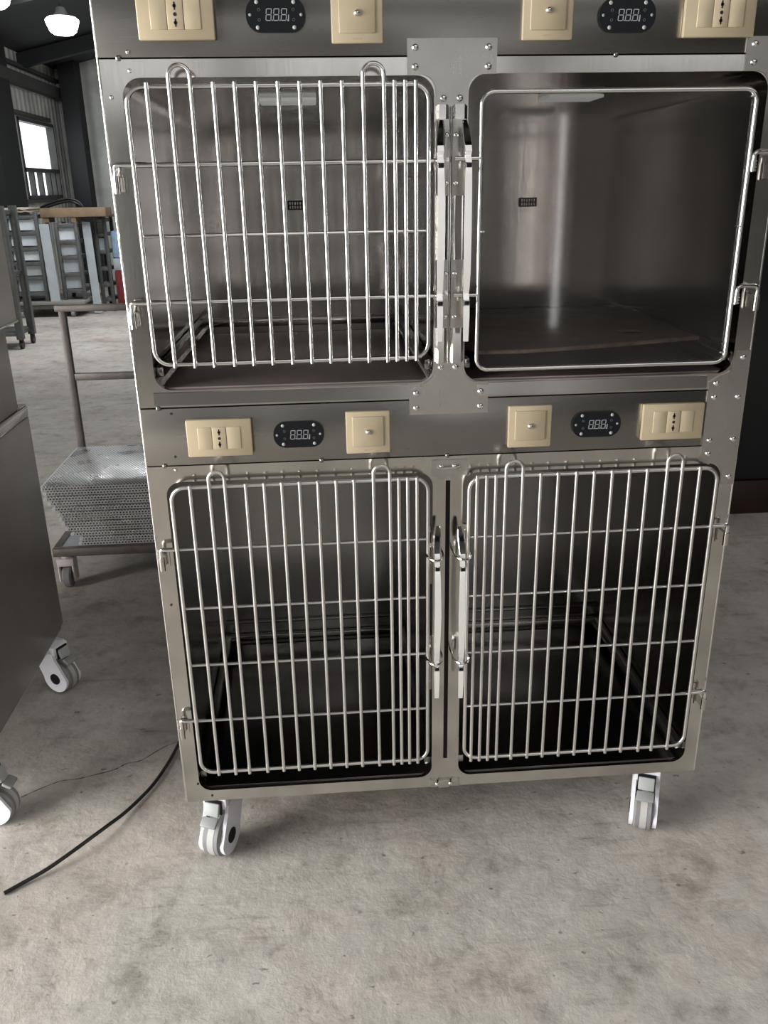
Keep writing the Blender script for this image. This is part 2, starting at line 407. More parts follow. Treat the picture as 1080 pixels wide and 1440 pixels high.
# steel columns, wall rails and the eave beam
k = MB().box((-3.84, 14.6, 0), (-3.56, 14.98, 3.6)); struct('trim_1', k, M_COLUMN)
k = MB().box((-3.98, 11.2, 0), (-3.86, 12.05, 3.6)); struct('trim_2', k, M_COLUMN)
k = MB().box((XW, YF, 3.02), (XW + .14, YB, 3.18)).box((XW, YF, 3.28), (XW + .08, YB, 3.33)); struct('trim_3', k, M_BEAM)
k = MB().box((XW, 12.1, 2.62), (XW + .05, 14.2, 2.68)).box((XW, 12.1, WZ0 - .06), (XW + .05, 14.2, WZ0 - .01)); struct('trim_4', k, M_BEAM)
k = MB().box((-3.25, 14.9, 2.43), (XR, 14.99, 2.49)).box((-3.15, 14.9, 1.66), (XR, 14.99, 1.71)); struct('trim_5', k, plain('rail_white', (.62, .63, .62), .5))
k = MB()
for y in (4.5, 9.5, 13.0):
    k.add([(XW, y, zroof(XW) - .22), (3, y, zroof(3) - .22), (3, y, zroof(3) - .02), (XW, y, zroof(XW) - .02),
           (XW, y + .14, zroof(XW) - .22), (3, y + .14, zroof(3) - .22), (3, y + .14, zroof(3) - .02), (XW, y + .14, zroof(XW) - .02)],
          [(0, 1, 2, 3), (4, 5, 6, 7), (0, 1, 5, 4), (2, 3, 7, 6)])
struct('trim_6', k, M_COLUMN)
k = MB().box((-3.1, 14.92, .95), (-1.6, 14.98, 1.02)); struct('trim_7', k, M_RED)
# ceiling lamps
def lamp(x, y, z, label, s=1):
    r = thing('ceiling_lamp', (x, y, z), label, 'lamp', 'hanging ceiling lamps')
    mt = Matrix.Translation((x, y, z))
    put('lamp_shade', MB().lathe([(0, .24 * s), (.05 * s, .22 * s), (.07 * s, .16 * s), (.10 * s, .13 * s), (.10 * s, .125 * s), (0, .125 * s)], 24, mt), M_RACK, r)
    put('bulb', MB().lathe([(0, .12 * s), (.16 * s, .115 * s), (.19 * s, .09 * s), (.185 * s, .06 * s), (.15 * s, -.03 * s), (.11 * s, -.06 * s), (0, -.065 * s)], 24, mt), M_BULB, r)
    put('cord', MB().cyl((x, y, z + .2 * s), (x, y, zroof(x) - .01), .012), M_DARK, r)
lamp(-2.52, 10, 3.33, 'round lit factory lamp hanging above the far racks, whole in view')
lamp(-2.42, 7.2, 3.12, 'nearer lit factory lamp hanging from the roof, mostly cut off from view', 1.0)

# ------------------------------------------------------------------ castors
def swivel_caster(parent, x, y, yaw, H=.175, ext=True):
    """hooded twin-disc castor with a brake pedal; stem at x,y, pedal toward local -Y"""
    mt = Matrix.Translation((x, y, 0)) @ Matrix.Rotation(yaw, 4, 'Z')
    R, cy, cz = .052, -.034, .052
    def hull(rad, z1, ya, yb):
        pts = [(cy + rad * math.cos(a), cz + rad * math.sin(a)) for a in [PI * 1.0 + PI * k / 20 for k in range(0, 21)]]
        return pts + [(yb, .105), (yb - .002, z1), (ya, z1), (ya - .012, .12)]
    b = MB()
    side = hull(.047, H, -.03, .036)
    for s in (-1, 1):
        q = MB().sheet(side, [], .010, to=lambda yy, zz, t: (s * (.0235 + t * .9), yy, zz)); b.add(q.v, q.f, mt)
    b.box((-.0325, -.046, .135), (.0325, .036, H), .007, mt)
    b.lathe([(0, H - .004), (.022, H - .004), (.022, H + .001), (0, H + .001)], 18, mt)
    part = put('caster', b, M_WHITE, parent)
    ax = mt @ V((-.023, cy, cz)); bx = mt @ V((.023, cy, cz))
    put('tyre', MB().cyl(ax, bx, R, 32, bev=.005), M_TYRE, part)
    put('tread_band', MB().cyl(mt @ V((-.008, cy, cz)), mt @ V((.008, cy, cz)), R + .0006, 32, caps=False), M_TYREL, part)
    for s in (-1, 1):
        put('hub_cap', MB().cyl(mt @ V((s * .031, cy, cz)), mt @ V((s * .034, cy, cz)), .019, 24), M_BLACK, part)
        put('bolt_hole', MB().cyl(mt @ V((s * .031, .012, .135)), mt @ V((s * .0335, .012, .135)), .0065, 14), M_BLACK, part)
    g = MB().add([], [])
    g.box((-.019, -.006, -.014), (.019, .006, .018), .003, mt @ Matrix.Translation((0, -.058, .138)) @ Matrix.Rotation(-.40, 4, 'X'))
    pd = put('brake_pedal', g, M_GREYL, part)
    g = MB().box((-.021, -.013, -.005), (.021, .013, .005), .004, mt @ Matrix.Translation((0, -.077, .116)) @ Matrix.Rotation(.50, 4, 'X'))
    put('pedal_lip', g, M_GREY, part)
    g = MB().box((-.0215, -.052, .122), (.0215, -.046, .160), .001, mt)
    put('pedal_slot', g, M_BLACK, part)
    return part

# ------------------------------------------------------------------ the main cage
W, D = 1.22, .70
ZB, Z1, Z2, Z3, Z4 = .175, .999, 1.117, 1.727, 1.848
cage = thing('pet_cage_cabinet', (W / 2, D / 2, 0), 'large stainless steel pet cage bank with four wire or clear doors, standing on white castors', 'cage')
OP = dict(UL=(.035, .577, 1.152, 1.697), UR=(.638, 1.186, 1.151, 1.699), LL=(.033, .577, .204, .964), LR=(.640, 1.190, .204, .960))
TH = .0015
def hole(k, r): a = OP[k]; return rrect(a[0], a[1], a[2], a[3], r)
fr = MB().sheet([(0, Z2 + .0015), (W, Z2 + .0015), (W, Z3 - .0015), (0, Z3 - .0015)], [hole('UL', .032), hole('UR', .032)], TH)
put('front_frame', fr, M_FRAME, cage)
fr = MB().sheet([(0, ZB), (W, ZB), (W, Z1 - .0015), (0, Z1 - .0015)], [hole('LL', .030), hole('LR', .030), rrect(.604, .6135, .255, .945, .001, 2)], TH)
put('front_frame', fr, M_FRAME, cage)
for a, b in ((Z1, Z2), (Z3, Z4)):
    put('control_panel', MB().box((.0005, -.001, a + .001), (W - .0005, .03, b - .001), .0008), M_PANEL, cage)
# folded lip strips under the upper doors
for x0, x1 in ((.03, .545), (.665, 1.135)):
    m = MB().add([(x0, -.0043, 1.123), (x1, -.0043, 1.123), (x1, -.0030, 1.1475), (x0, -.0030, 1.1475), (x0, .003, 1.123), (x1, .003, 1.123), (x1, .001, 1.1485), (x0, .001, 1.1485)],
                 [(0, 1, 2, 3), (4, 5, 6, 7), (3, 2, 6, 7), (0, 1, 5, 4), (0, 3, 7, 4), (1, 2, 6, 5)])
    put('lip_strip', m, M_LIP, cage)
sh = MB()
sh.box((0, .0016, ZB), (.0015, D, Z4)).box((W - .0015, .0016, ZB), (W, D, Z4)).box((0, D - .0015, ZB), (W, D, Z4))
sh.box((0, .0016, Z4), (W, D, Z4 + .0015)).box((.0016, .0016, ZB), (W - .0016, D - .002, ZB + .012))
put('outer_shell', sh, M_SIDE, cage)
# return of the side sheet: thin bright fold along both front edges
for x in (.0, W):
    put('edge_fold', MB().cyl((x, .0012, ZB + .001), (x, .0012, Z4 - .001), .0022, 10), M_ROD, cage)
put('slot_shade', MB().box((.596, .004, .24), (.621, .006, .955)), M_DARK, cage)  # dark strip stands in for the shade inside the post slot

# compartments: rounded liners, support rails, ceiling lamps, vents
for k, (x0, x1, z0, z1) in OP.items():
    lp0 = rrect(x0, x1, z0, z1, .032 if k[0] == 'U' else .030)
    e = .004
    lpa = rrect(x0 - e, x1 + e, z0 - e, z1 + e, .034)
    n = len(lp0); d = D - .02
    vs = [(x, .0005, z) for x, z in lp0] + [(x, .016, z) for x, z in lp0] + [(x, .020, z) for x, z in lpa] + [(x, d, z) for x, z in lpa]
    fs = [(r * n + i, r * n + (i + 1) % n, (r + 1) * n + (i + 1) % n, (r + 1) * n + i) for r in range(3) for i in range(n)]
    m = MB().add(vs, fs); m.add([(x, d, z) for x, z in lpa], [tuple(range(n))])
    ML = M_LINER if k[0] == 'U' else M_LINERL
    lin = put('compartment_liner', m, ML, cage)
    zr = z0 + .004
    rl = MB()
    rl.box((x0 - .002, .02, zr + .018), (x0 + .016, d - .002, zr + .038), .003).box((x1 - .016, .02, zr + .018), (x1 + .002, d - .002, zr + .038), .003)
    rl.box((x0, d - .018, zr + .018), (x1, d - .001, zr + .038), .003)
    put('tray_rail', rl, M_PLATE if k == 'LR' else ML, lin)
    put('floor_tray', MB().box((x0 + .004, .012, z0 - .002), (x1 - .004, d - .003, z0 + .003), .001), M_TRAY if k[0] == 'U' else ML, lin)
    if k[0] == 'U':
        lx, ly = (.245, .39) if k == 'UL' else (.888, .41)
        put('lamp', MB().box((lx, ly, z1 - .004), (lx + .125, ly + .11, z1 + .003), .002), M_LAMP, lin)
        vx, vz = (.287, 1.475) if k == 'UL' else (.889, 1.472)
        v = put('vent_grille', MB().box((vx, d - .006, vz - .011), (vx + .047, d + .001, vz + .012), .002), M_BLACK, lin)
        s = MB()
        for r in range(2):
            for q in range(6): s.box((vx + .005 + q * .0065, d - .0068, vz - .0075 + r * .0095), (vx + .0085 + q * .0065, d - .0055, vz - .001 + r * .0095))
        put('louvre_slots', s, M_PANEL, v)
    else:
        put('back_ledge', MB().box((x0, d - .012, zr + .075), (x1, d - .001, zr + .083), .002), ML, lin)

# riveted corner plates
def plate(outline, rivets, y=-.0032, mat=None):
    p = put('corner_plate', MB().sheet(outline, [], .003, y0=y), mat or M_PLATE, cage)
    for i, (x, z) in enumerate(rivets):
        put('rivet', dome(MB(), x, y, z), M_RIVET, p)
    return p
def arc(cx, cz, r, a0, a1, n=6): return [(cx + r * math.cos(a0 + (a1 - a0) * k / n), cz + r * math.sin(a0 + (a1 - a0) * k / n)) for k in range(n + 1)]
R_ = .026
plate([(.529, 1.754), (.529, 1.698)] + arc(.579 - R_, 1.698 - R_, R_, PI / 2, 0) + [(.579, 1.648), (.637, 1.648)] + arc(.637 + R_, 1.698 - R_, R_, PI, PI / 2) + [(.687, 1.698), (.687, 1.754)],
      [(.543, 1.740), (.672, 1.740), (.543, 1.710), (.672, 1.710), (.593, 1.660), (.622, 1.660)])
plate([(.529, 1.087), (.687, 1.087), (.687, 1.150)] + arc(.637 + R_, 1.150 + R_, R_, 1.5 * PI, PI) + [(.637, 1.193), (.579, 1.193)] + arc(.579 - R_, 1.150 + R_, R_, 0, -PI / 2) + [(.529, 1.150)],
      [(.592, 1.181), (.621, 1.181), (.672, 1.131), (.672, 1.101), (.543, 1.131), (.543, 1.101)])
plate([(1.141, 1.134), (1.141, .966), (1.160, .958)] + arc(1.191 - R_, .962 - R_, R_, PI / 2, 0) + [(1.191, .913), (1.2195, .913), (1.2195, 1.196), (1.189, 1.196)] + arc(1.189 - R_, 1.151 + R_ * .9, R_, 0, -PI / 2),
      [(1.205, 1.183), (1.156, 1.131), (1.155, 1.102), (1.205, 1.102), (1.206, 1.012), (1.156, 1.011), (1.156, .982), (1.207, .930)])
plate([(1.136, 1.754), (1.136, 1.700), (1.160, 1.700)] + arc(1.187 - R_, 1.699 - R_, R_, PI / 2, 0) + [(1.187, 1.648), (1.2195, 1.648), (1.2195, 1.754)],
      [(1.151, 1.742), (1.152, 1.713), (1.205, 1.742), (1.205, 1.66)])
# small screws and pin holes on the left frame
for x, z in ((.052, 1.736), (.052, 1.708), (.016, 1.667), (.056, 1.135), (.057, .990)):
    put('screw', dome(MB(), x, -.001, z, .0035, .0022, 10), M_RIVET, cage)
for x, z in ((.060, 1.106), (.059, 1.018), (.030, .225), (.060, .190), (.017, .69)):
    put('screw_hole', MB().cyl((x, -.0015, z), (x, .001, z), .0026, 10), M_DARK, cage)
for x, z in ((.035, 1.727), (.036, 1.117), (.036, .999), (.607, .999), (.35, .999), (.9, 1.727)):
    put('seam_clip', dome(MB(), x, -.0015, z, .0048, .003, 10), M_PANEL, cage)

# --- power sockets, switches, readouts
def socket(xc, zc):
    w, h = .128, .0755
    p = put('power_socket', MB().box((xc - w / 2, -.012, zc - h / 2), (xc + w / 2, -.001, zc + h / 2), .0025), M_GOLD, cage)
    ins = put('socket_insert', MB().box((xc - .042, -.0135, zc - .0225), (xc - .0145, -.011, zc + .0225), .0012).box((xc - .0135, -.0142, zc - .0225), (xc + .0135, -.011, zc + .0225), .0012)
              .box((xc + .0145, -.0135, zc - .0225), (xc + .042, -.011, zc + .0225), .0012), M_GOLD2, p)
    h_ = MB()
    for dz in (-.0125, 0, .0125):
        h_.cyl((xc, -.0146, zc + dz), (xc, -.0138, zc + dz), .0030, 14)
        if dz: h_.box((xc - .0012, -.0146, zc + dz - .006), (xc + .0012, -.0138, zc + dz + .006))
    put('socket_hole', h_, M_DARK, p)
    return p
def switch(xc, zc):
    p = put('switch_plate', MB().box((xc - .044, -.010, zc - .043), (xc + .044, -.001, zc + .043), .002), M_GOLD2, cage)
    put('switch_face', MB().box((xc - .031, -.013, zc - .028), (xc + .031, -.009, zc + .033), .0015), M_GOLD, p)
    kn = dome(MB(), xc, -.013, zc + .002, .0058, .006); put('knob', kn, M_RIVET, p)
    put('maker_mark', MB().box((xc - .008, -.0104, zc - .0375), (xc + .008, -.0099, zc - .0348)), plain('worn_print', (.42, .33, .22), .5), p)
    return p
def display(xc, zc):
    p = put('display_panel', MB().sheet(rrect(xc - .050, xc + .050, zc - .0265, zc + .0265, .024, 8), [], .006, y0=-.0065), M_BLACK, cage)
    for dx, dz in ((-.031, .019), (.031, .019), (-.031, -.019), (.031, -.019)):
        put('screw', dome(MB(), xc + dx, -.0065, zc + dz, .0034, .0015, 12), M_GREYL, p)
    for dx in (-.043, .043):
        put('screw', dome(MB(), xc + dx, -.0065, zc, .0026, .001, 10), M_GREY, p)
    dg = MB(); Y0, Y1 = -.0072, -.0064
    h, w, t = .0185, .0098, .0013
    for d in range(3):
        ox = xc - .0175 + d * .0128
        def seg(ax, az, bx, bz):
            s = .10
            dg.add([(ox + x + (z + h / 2) * s, y, zc + z) for y in (Y0, Y1) for x, z in ((ax, az), (bx, az), (bx, bz), (ax, bz))],
                   [(0, 1, 2, 3), (4, 5, 6, 7), (0, 1, 5, 4), (2, 3, 7, 6), (1, 2, 6, 5), (0, 3, 7, 4)])
        g = .0006
        for z in (-h / 2, -t / 2, h / 2 - t): seg(t + g - t / 2, z, w - t - g + t / 2, z + t)
        for z in (-h / 2 + g, g): 
            for x in (0, w - t): seg(x, z + g, x + t, z + h / 2 - 2 * g)
        seg(w + .0010, -h / 2, w + .0028, -h / 2 + .0018)
    dg.add([(xc + .0205 + q, y, zc + z) for y in (Y0, Y1) for q, z in ((0, -.010), (.0016, -.010), (.0022, .0), (.0006, .0))],
           [(0, 1, 2, 3), (4, 5, 6, 7), (0, 1, 5, 4), (2, 3, 7, 6), (1, 2, 6, 5), (0, 3, 7, 4)])
    put('digit_readout', dg, M_DIGIT, p, label='three seven-segment digits reading 888')
    for dx in (-.028, .030):
        for dz in (-.0075, .0075):
            put('touch_key', MB().tube([(xc + dx + .0022 * math.cos(a), -.0066, zc + dz + .0022 * math.sin(a)) for a in [2 * PI * k / 6 for k in range(6)]], .0004, closed=True, n=5), M_ICON, p)
    return p
for xc, zc in ((.1505, 1.056), (1.070, 1.056), (.1385, 1.790), (1.078, 1.789)): socket(xc, zc)
for xc, zc in ((.445, 1.056), (.7735, 1.056), (.443, 1.789), (.773, 1.792)): switch(xc, zc)
for xc, zc in ((.3065, 1.056), (.9125, 1.055), (.3055, 1.790), (.914, 1.787)): display(xc, zc)

# --- doors
YD, RF, RB = -.032, .0042, .0037
def rod_frame(x0, x1, z0, z1, r=.028):
    return MB().tube([(x0, YD, z0), (x1, YD, z0), (x1, YD, z1), (x0, YD, z1)], RF, r, True, 12, 8)
def hinge(parent, xf, xp, z, down=.044):
    """rod that runs out past the frame and drops into a socket on the cage front"""
    s = 1 if xp > xf else -1
    p = put('hinge_pin', MB().tube([(xf, YD + .008, z), (xp - s * .010, YD + .008, z), (xp, YD + .010, z), (xp, YD + .010, z - down)], .0044, .008, n=12), M_ROD, parent)
    b = MB().sheet(rrect(xp - s * .004 - .009, xp - s * .004 + .009, z - down - .004, z - .010, .002, 3), [], .0015, y0=-.0035)
    b.cyl((xp, YD + .010, z - down - .003), (xp, YD + .010, z - .018), .0062, 14, caps=True)
    b.box((xp - .004, YD + .012, z - down), (xp + .004, -.003, z - .020))
    put('hinge_socket', b, M_FRAME, cage)
def wire_door(name_label, x0, x1, z0, z1, xs, loops, zs, ztop_loop, side, hz, hook_x, hook_mode):
    RODM = M_WIRE if z1 < 1 else M_ROD
    dr = put('door', rod_frame(x0, x1, z0, z1), RODM, cage, label=name_label)
    yb = YD - .0055
    zt, zb = z1 + .006, z0 - .006
    base = None
    for x in xs:
        if base is None: base = put('bar', MB().cyl((x, yb, zb), (x, yb, zt), RB, 12, bev=.001), RODM, dr); bx = x
        else: again(base, (x - bx, 0, 0), dr)
    for a, b in loops:
        put('loop_bar', MB().tube([(a, yb, zb), (a, yb, ztop_loop), (b, yb, ztop_loop), (b, yb, zb)], RB, (b - a) / 2, n=12, arc=10), RODM, dr)
    for z in zs:
        put('crossbar', MB().cyl((x0, YD + .0055, z), (x1, YD + .0055, z), .0031, 10), RODM, dr)
    xf = x1 if side > 0 else x0
    for z in hz: hinge(dr, xf - side * .02, .0125 if side < 0 else W - .0105, z)
    return dr
UX = [.0835, .195, .231, .267, .304, .3405, .3765, .413, .503, .5215, .540]
z_u = (1.207, 1.679)
dUL = wire_door('upper left door of thirteen wide-spaced bright wire bars', .047, .563, 1.208, 1.680, UX, [(.121, .157), (.449, .485)], [1.4385], 1.712, -1, (1.558, 1.322), .58, 'rod')
for z in (1.557, 1.322):
    put('latch_rod', MB().tube([(.047, YD + .0055, z), (.572, YD + .0055, z), (.592, YD + .006, z)], .0040, .004, n=12), M_ROD, dUL)
LX = [.087, .197, .2335, .2685, .304, .3405, .377, .413, .503, .521, .540]
dLL = wire_door('lower left door, wire grid of upright bars and four crossbars', .048, .563, .280, .962, LX, [(.125, .156), (.452, .485)], [.827, .692, .555, .414], .994, -1, (.827, .414), .58, 'hoop')
RX = [.663, .6825, .7015, .794, .830, .868, .905, .9425, .979, 1.016, 1.127]
dLR = wire_door('lower right door, wire grid of upright bars and four crossbars', .648, 1.168, .276, .960, RX, [(.722, .7565), (1.0575, 1.089)], [.827, .690, .551, .413], .993, 1, (.827, .413), .63, 'hoop')
# upper right door: clear sheet in a rod frame
dUR = put('door', rod_frame(.657, 1.152, 1.180, 1.667, .022), M_ROD, cage, label='upper right door of clear sheet in a plain rod frame')
put('clear_panel', MB().sheet(rrect(.6605, 1.1485, 1.1835, 1.6635, .020), [], .003, y0=YD + .002), M_GLASS, dUR)
for x, s in ((1.150, -1), (.659, 1)):
    for z in (1.435,):
        put('panel_clip', MB().box((x - .003 + (s * .004), YD - .006, z - .0015), (x + .003 + s * .004, YD + .006, z + .0015), .0006), M_RIVET, dUR)
for z in (1.2, 1.655):
    put('panel_clip', MB().box((1.139, YD - .004, z - .0015), (1.147, YD + .004, z + .0015), .0006), M_RIVET, dUR)
for z in (1.560, 1.322):
    put('latch_rod', MB().tube([(.657, YD, z), (.640, YD + .001, z), (.612, YD + .006, z)], .0040, .004, n=12), M_ROD, dUR)
    hp = put('hinge_pin', MB().tube([(1.1605, YD, z - .030), (1.1605, YD, z + .002), (1.172, YD + .004, z + .004), (1.2060, YD + .010, z + .002), (1.2060, YD + .010, z - .040)], .0044, .010, n=12), M_ROD, dUR)
    cl = MB()
    for q in range(4): cl.tube([(1.1605 + .0052 * math.cos(a), YD + .0052 * math.sin(a), z - .012 - q * .0052) for a in [2 * PI * k / 12 for k in range(12)]], .0016, closed=True, n=6)
    put('coil', cl, M_ROD, hp)
    b = MB().sheet(rrect(1.194, 1.214, z - .046, z - .006, .002, 3), [], .0015, y0=-.0035)
    b.cyl((1.206, YD + .010, z - .044), (1.206, YD + .010, z - .014), .0064, 14); b.box((1.202, YD + .012, z - .042), (1.210, -.003, z - .016))
    put('hinge_socket', b, M_FRAME, cage)

# --- latch posts and lever handles at the middle
# two folded uprights with a slit between them behind the upper levers
for s, x0, x1 in ((-1, .5795, .6035), (1, .6085, .6365)):
    put('post_cover', MB().add([(x0, -.001, 1.19), (x0 + .006, -.0055, 1.19), (x1 - .006, -.0055, 1.19), (x1, -.001, 1.19), (x0, -.001, 1.65), (x0 + .006, -.0055, 1.65), (x1 - .006, -.0055, 1.65), (x1, -.001, 1.65)],
                               [(0, 1, 5, 4), (1, 2, 6, 5), (2, 3, 7, 6), (4, 5, 6, 7), (0, 1, 2, 3)]), M_FRAME, cage)
put('post_seam', MB().cyl((.606, -.003, 1.19), (.606, -.003, 1.647), .0012, 8), M_CHROME, cage)
for za, zb, zs in ((1.498, 1.626, (1.600, 1.519)), (1.258, 1.385, (1.360, 1.279))):
    for s, x0, x1 in ((-1, .5795, .603), (1, .609, .6345)):
        lp = put('latch_plate', MB().box((x0, -.0075, za), (x1, -.0055, zb), .0006).box((x0 if s < 0 else x1 - .0018, -.028, za + .004), (x0 + .0018 if s < 0 else x1, -.0056, zb - .004), .0006), M_PLATE, cage)
        for z in zs: put('screw', dome(MB(), .5985 if s < 0 else .6155, -.0075, z, .0050, .0035, 12), M_RIVET, lp)
def lever(xc, zt, zb, zh, s):
    """long flat chrome lever with two hook bends that close over the door rods"""
    P, Wd = [], []
    h1, h2 = zh
    T = [(xc - s * .004, -.030, zt), (xc - s * .0025, -.040, zt - .015), (xc - s * .001, -.047, zt - .035), (xc, -.052, h1 + .020)]
    P += [(xc, -.052, h1 + .020)]; Wd += [.012]
    P += [(xc, -.056, h1 + .012), (xc, -.050, h1 + .004), (xc, -.058, h1 - .010)]; Wd += [.0125, .0115, .0125]
    mid = (h1 + h2) / 2
    P += [(xc - s * .0005, -.062, h1 - .04), (xc - s * .001, -.064, mid), (xc, -.060, h2 + .045), (xc, -.056, h2 + .014), (xc, -.050, h2 + .004), (xc, -.058, h2 - .010), (xc, -.060, h2 - .035), (xc, -.057, zb)]
    Wd += [.0135, .0155, .0140, .012, .0115, .0125, .0125, .0105]
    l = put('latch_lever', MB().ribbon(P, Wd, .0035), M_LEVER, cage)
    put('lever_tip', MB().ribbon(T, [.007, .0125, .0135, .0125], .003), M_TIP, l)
    put('tip_edge', MB().tube([(q[0] - s * w_, q[1] - .001, q[2]) for q, w_ in zip(T, (.0032, .0056, .006, .0056))], .0013, n=6), M_CHROME, l)
    for h in zh:
        put('hook', MB().tube([(xc, -.046, h + .012), (xc, -.038, h + .012), (xc, -.036, h - .002), (xc, -.038, h - .018), (xc, -.048, h - .018)], .0042, .004, n=10)
            .box((xc - .006, -.0605, h - .018), (xc + .006, -.050, h - .006), .0012), M_CHROME, l)
        put('hook_gap_shade', MB().box((xc - .0045, -.062, h - .0155), (xc + .0045, -.0585, h - .008), .0008), M_BLACK, l)  # black block imitates the shaded gap in the hook
    return l
lever(.5815, 1.622, 1.241, (1.560, 1.323), -1)
lever(.6310, 1.622, 1.240, (1.560, 1.323), 1)
lever(.5800, .856, .459, (.783, .545), -1)
lever(.6330, .853, .456, (.780, .542), 1)
for s, x in ((-1, .5720), (1, .6415)):
    for z in (.795, .550):
        dr = dLL if s < 0 else dLR
        xa, xb = (.560, .594) if s < 0 else (.652, .617)
        put('latch_hoop', MB().tube([(xa, YD, z)] + [((xa + xb) / 2 + (xa - xb) / 2 * math.cos(a), -.036 - .034 * math.sin(a), z) for a in [PI * k / 12 for k in range(1, 12)]] + [(xb, -.001, z)], .0028, n=8), M_ROD, cage)
    xq = .5695 if s < 0 else .6440
    for za, zb, zs in ((.715, .850, (.838, .765)), (.452, .590, (.578, .52, .475))):
        lp = put('latch_plate', MB().box((xq - .0045, -.012, za), (xq + .0045, -.001, zb), .001), M_LINER if s < 0 else M_PLATE, cage)
        for z in zs: put('screw', dome(MB(), xq, -.012, z, .0024, .0016, 10), M_RIVET, lp)
# connector brackets at the head and foot of the lower centre post
br = put('post_bracket', MB().sheet([(.579, .956), (.588, .956), (.588, .949), (.603, .949), (.609, .956), (.615, .949), (.630, .949), (.636, .956), (.648, .956), (.648, .990), (.574, .990), (.574, .956)], [], .003, y0=-.0035), M_PLATE, cage)
put('bracket_link', MB().tube([(.586, -.006, .975), (.594, -.007, .973), (.624, -.007, .974), (.632, -.006, .977)], .0036, .004, n=8), M_PLATE, br)
for x in (.5945, .6215): put('bolt', dome(MB(), x, -.0035, .9765, .0052, .0045, 12), M_RIVET, br)
br = put('post_bracket', MB().box((.572, -.006, .177), (.589, .001, .198), .002).box((.592, -.0075, .175), (.620, .001, .198), .003).box((.623, -.006, .177), (.643, .001, .198), .002), M_PLATE, cage)
for x in (.590, .6215): put('bolt', dome(MB(), x, -.006, .186, .0055, .004, 12), M_RIVET, br)
# castors under the four corners
swivel_caster(cage, .074, .066, -.36)
swivel_caster(cage, 1.128, .058, -.38)
swivel_caster(cage, .080, .62, .6)
swivel_caster(cage, 1.130, .62, -.4)

# cardboard sheet lying in the upper right compartment
bm = bmesh.new()
m = MB()
zc = 1.199
outl = [(.672, .045), (.80, .058), (1.176, .148), (1.172, .640), (.83, .665), (.655, .66), (.645, .1)]
holec = [(1.055 + .030 * math.cos(a), .245 + .030 * math.sin(a)) for a in [2 * PI * k / 16 for k in range(16)]]
m.sheet(outl, [holec], .005, to=lambda x, y, t: (x, y, zc + t - .004 * math.sin((x - .65) * 5)))
m_card = plain('dark_cardboard', (.10, .068, .053), .8, 0, .25, 14)
cb = put('cardboard_sheet', m, m_card)
tag(cb, 'dark brown cardboard sheet with a round cut-out lying behind the clear cage door', 'cardboard')
put('torn_edge', MB().ribbon([(.672, .0445, zc), (.76, .052, zc - .002), (.80, .0575, zc - .002), (.9, .081, zc - .003), (1.0, .105, zc - .003), (1.1, .129, zc - .002), (1.176, .1475, zc - .0015)], .0012, .0065, (0, 1, 0)),
    plain('torn_paper', (.15, .11, .085), .9, 0, .5, 40), cb, label='pale torn corrugated edge')

# ------------------------------------------------------------------ neighbouring cabinet at the left edge
XL = -.535
lc = thing('steel_cabinet', (-1.0, .52, 0), 'dark grey stainless steel cabinet on castors, its plain side turned to the wire cage', 'cabinet')
put('lower_body', MB().box((-1.7, .13, .180), (XL, .935, .885), .003), M_SIDE, lc)
put('base_channel', MB().box((-1.69, .14, .165), (XL - .006, .925, .1795), .002), M_SIDE, lc)
put('top_lip', MB().box((-1.7, .125, .8855), (XL + .003, .932, .921), .006), M_FRAME, lc)
put('control_section', MB().box((-1.69, .15, .9215), (XL - .004, .872, 1.160), .002), M_SIDE, lc)
put('corner_tab', MB().box((XL - .03, .872, .922), (XL, .925, .926)), M_FRAME, lc)
put('upper_body', MB().box((-1.7, .13, 1.163), (XL, .975, 1.82), .006), steel('lit_side_steel', (.66, .64, .62), .45, (50, 3, 50), .05, .02), lc)  # lighter copy of the side steel, reflected light put into its colour
put('bottom_rim', MB().box((-1.7, .128, 1.1605), (XL + .002, .978, 1.168), .002), M_FRAME, lc)
swivel_caster(lc, -.556, .838, math.radians(62), .165)
swivel_caster(lc, -.556, .202, math.radians(85), .165)
swivel_caster(lc, -1.62, .85, .5, .165)
swivel_caster(lc, -1.62, .22, -.3, .165)

# ------------------------------------------------------------------ black cable and the crack in the floor
cp = [(-.424, -.068, .006), (-.39, -.040, .007), (-.345, -.008, .012), (-.30, .032, .020), (-.265, .07, .024), (-.232, .12, .020), (-.201, .175, .012), (-.170, .238, .008), (-.144, .301, .007), (-.122, .385, .006), (-.106, .472, .006), (-.09, .60, .006), (-.06, .78, .006), (.05, .92, .006), (.4, 1.0, .006)]
def smooth(P, n=6):
    P = [V(p) for p in P]; out = []
    for i in range(len(P) - 1):
        a, b, c, d = P[max(i - 1, 0)], P[i], P[i + 1], P[min(i + 2, len(P) - 1)]
        for k in range(n):
            t = k / n
            out.append(.5 * ((2 * b) + (c - a) * t + (2 * a - 5 * b + 4 * c - d) * t * t + (3 * b - a - 3 * c + d) * t ** 3))
    return out + [P[-1]]
tag(put('power_cable', MB().tube(smooth(cp), .0048, n=10), M_RUBBER), 'black power cable curving across the concrete floor from behind the cage', 'cable')
ck = [(-.515, .262), (-.47, .30), (-.412, .337), (-.37, .342), (-.322, .356), (-.27, .375), (-.24, .40), (-.203, .41), (-.15, .465), (-.109, .49), (-.03, .53)]
cm_ = MB(); sm = smooth([(x, y, 0) for x, y in ck], 4)
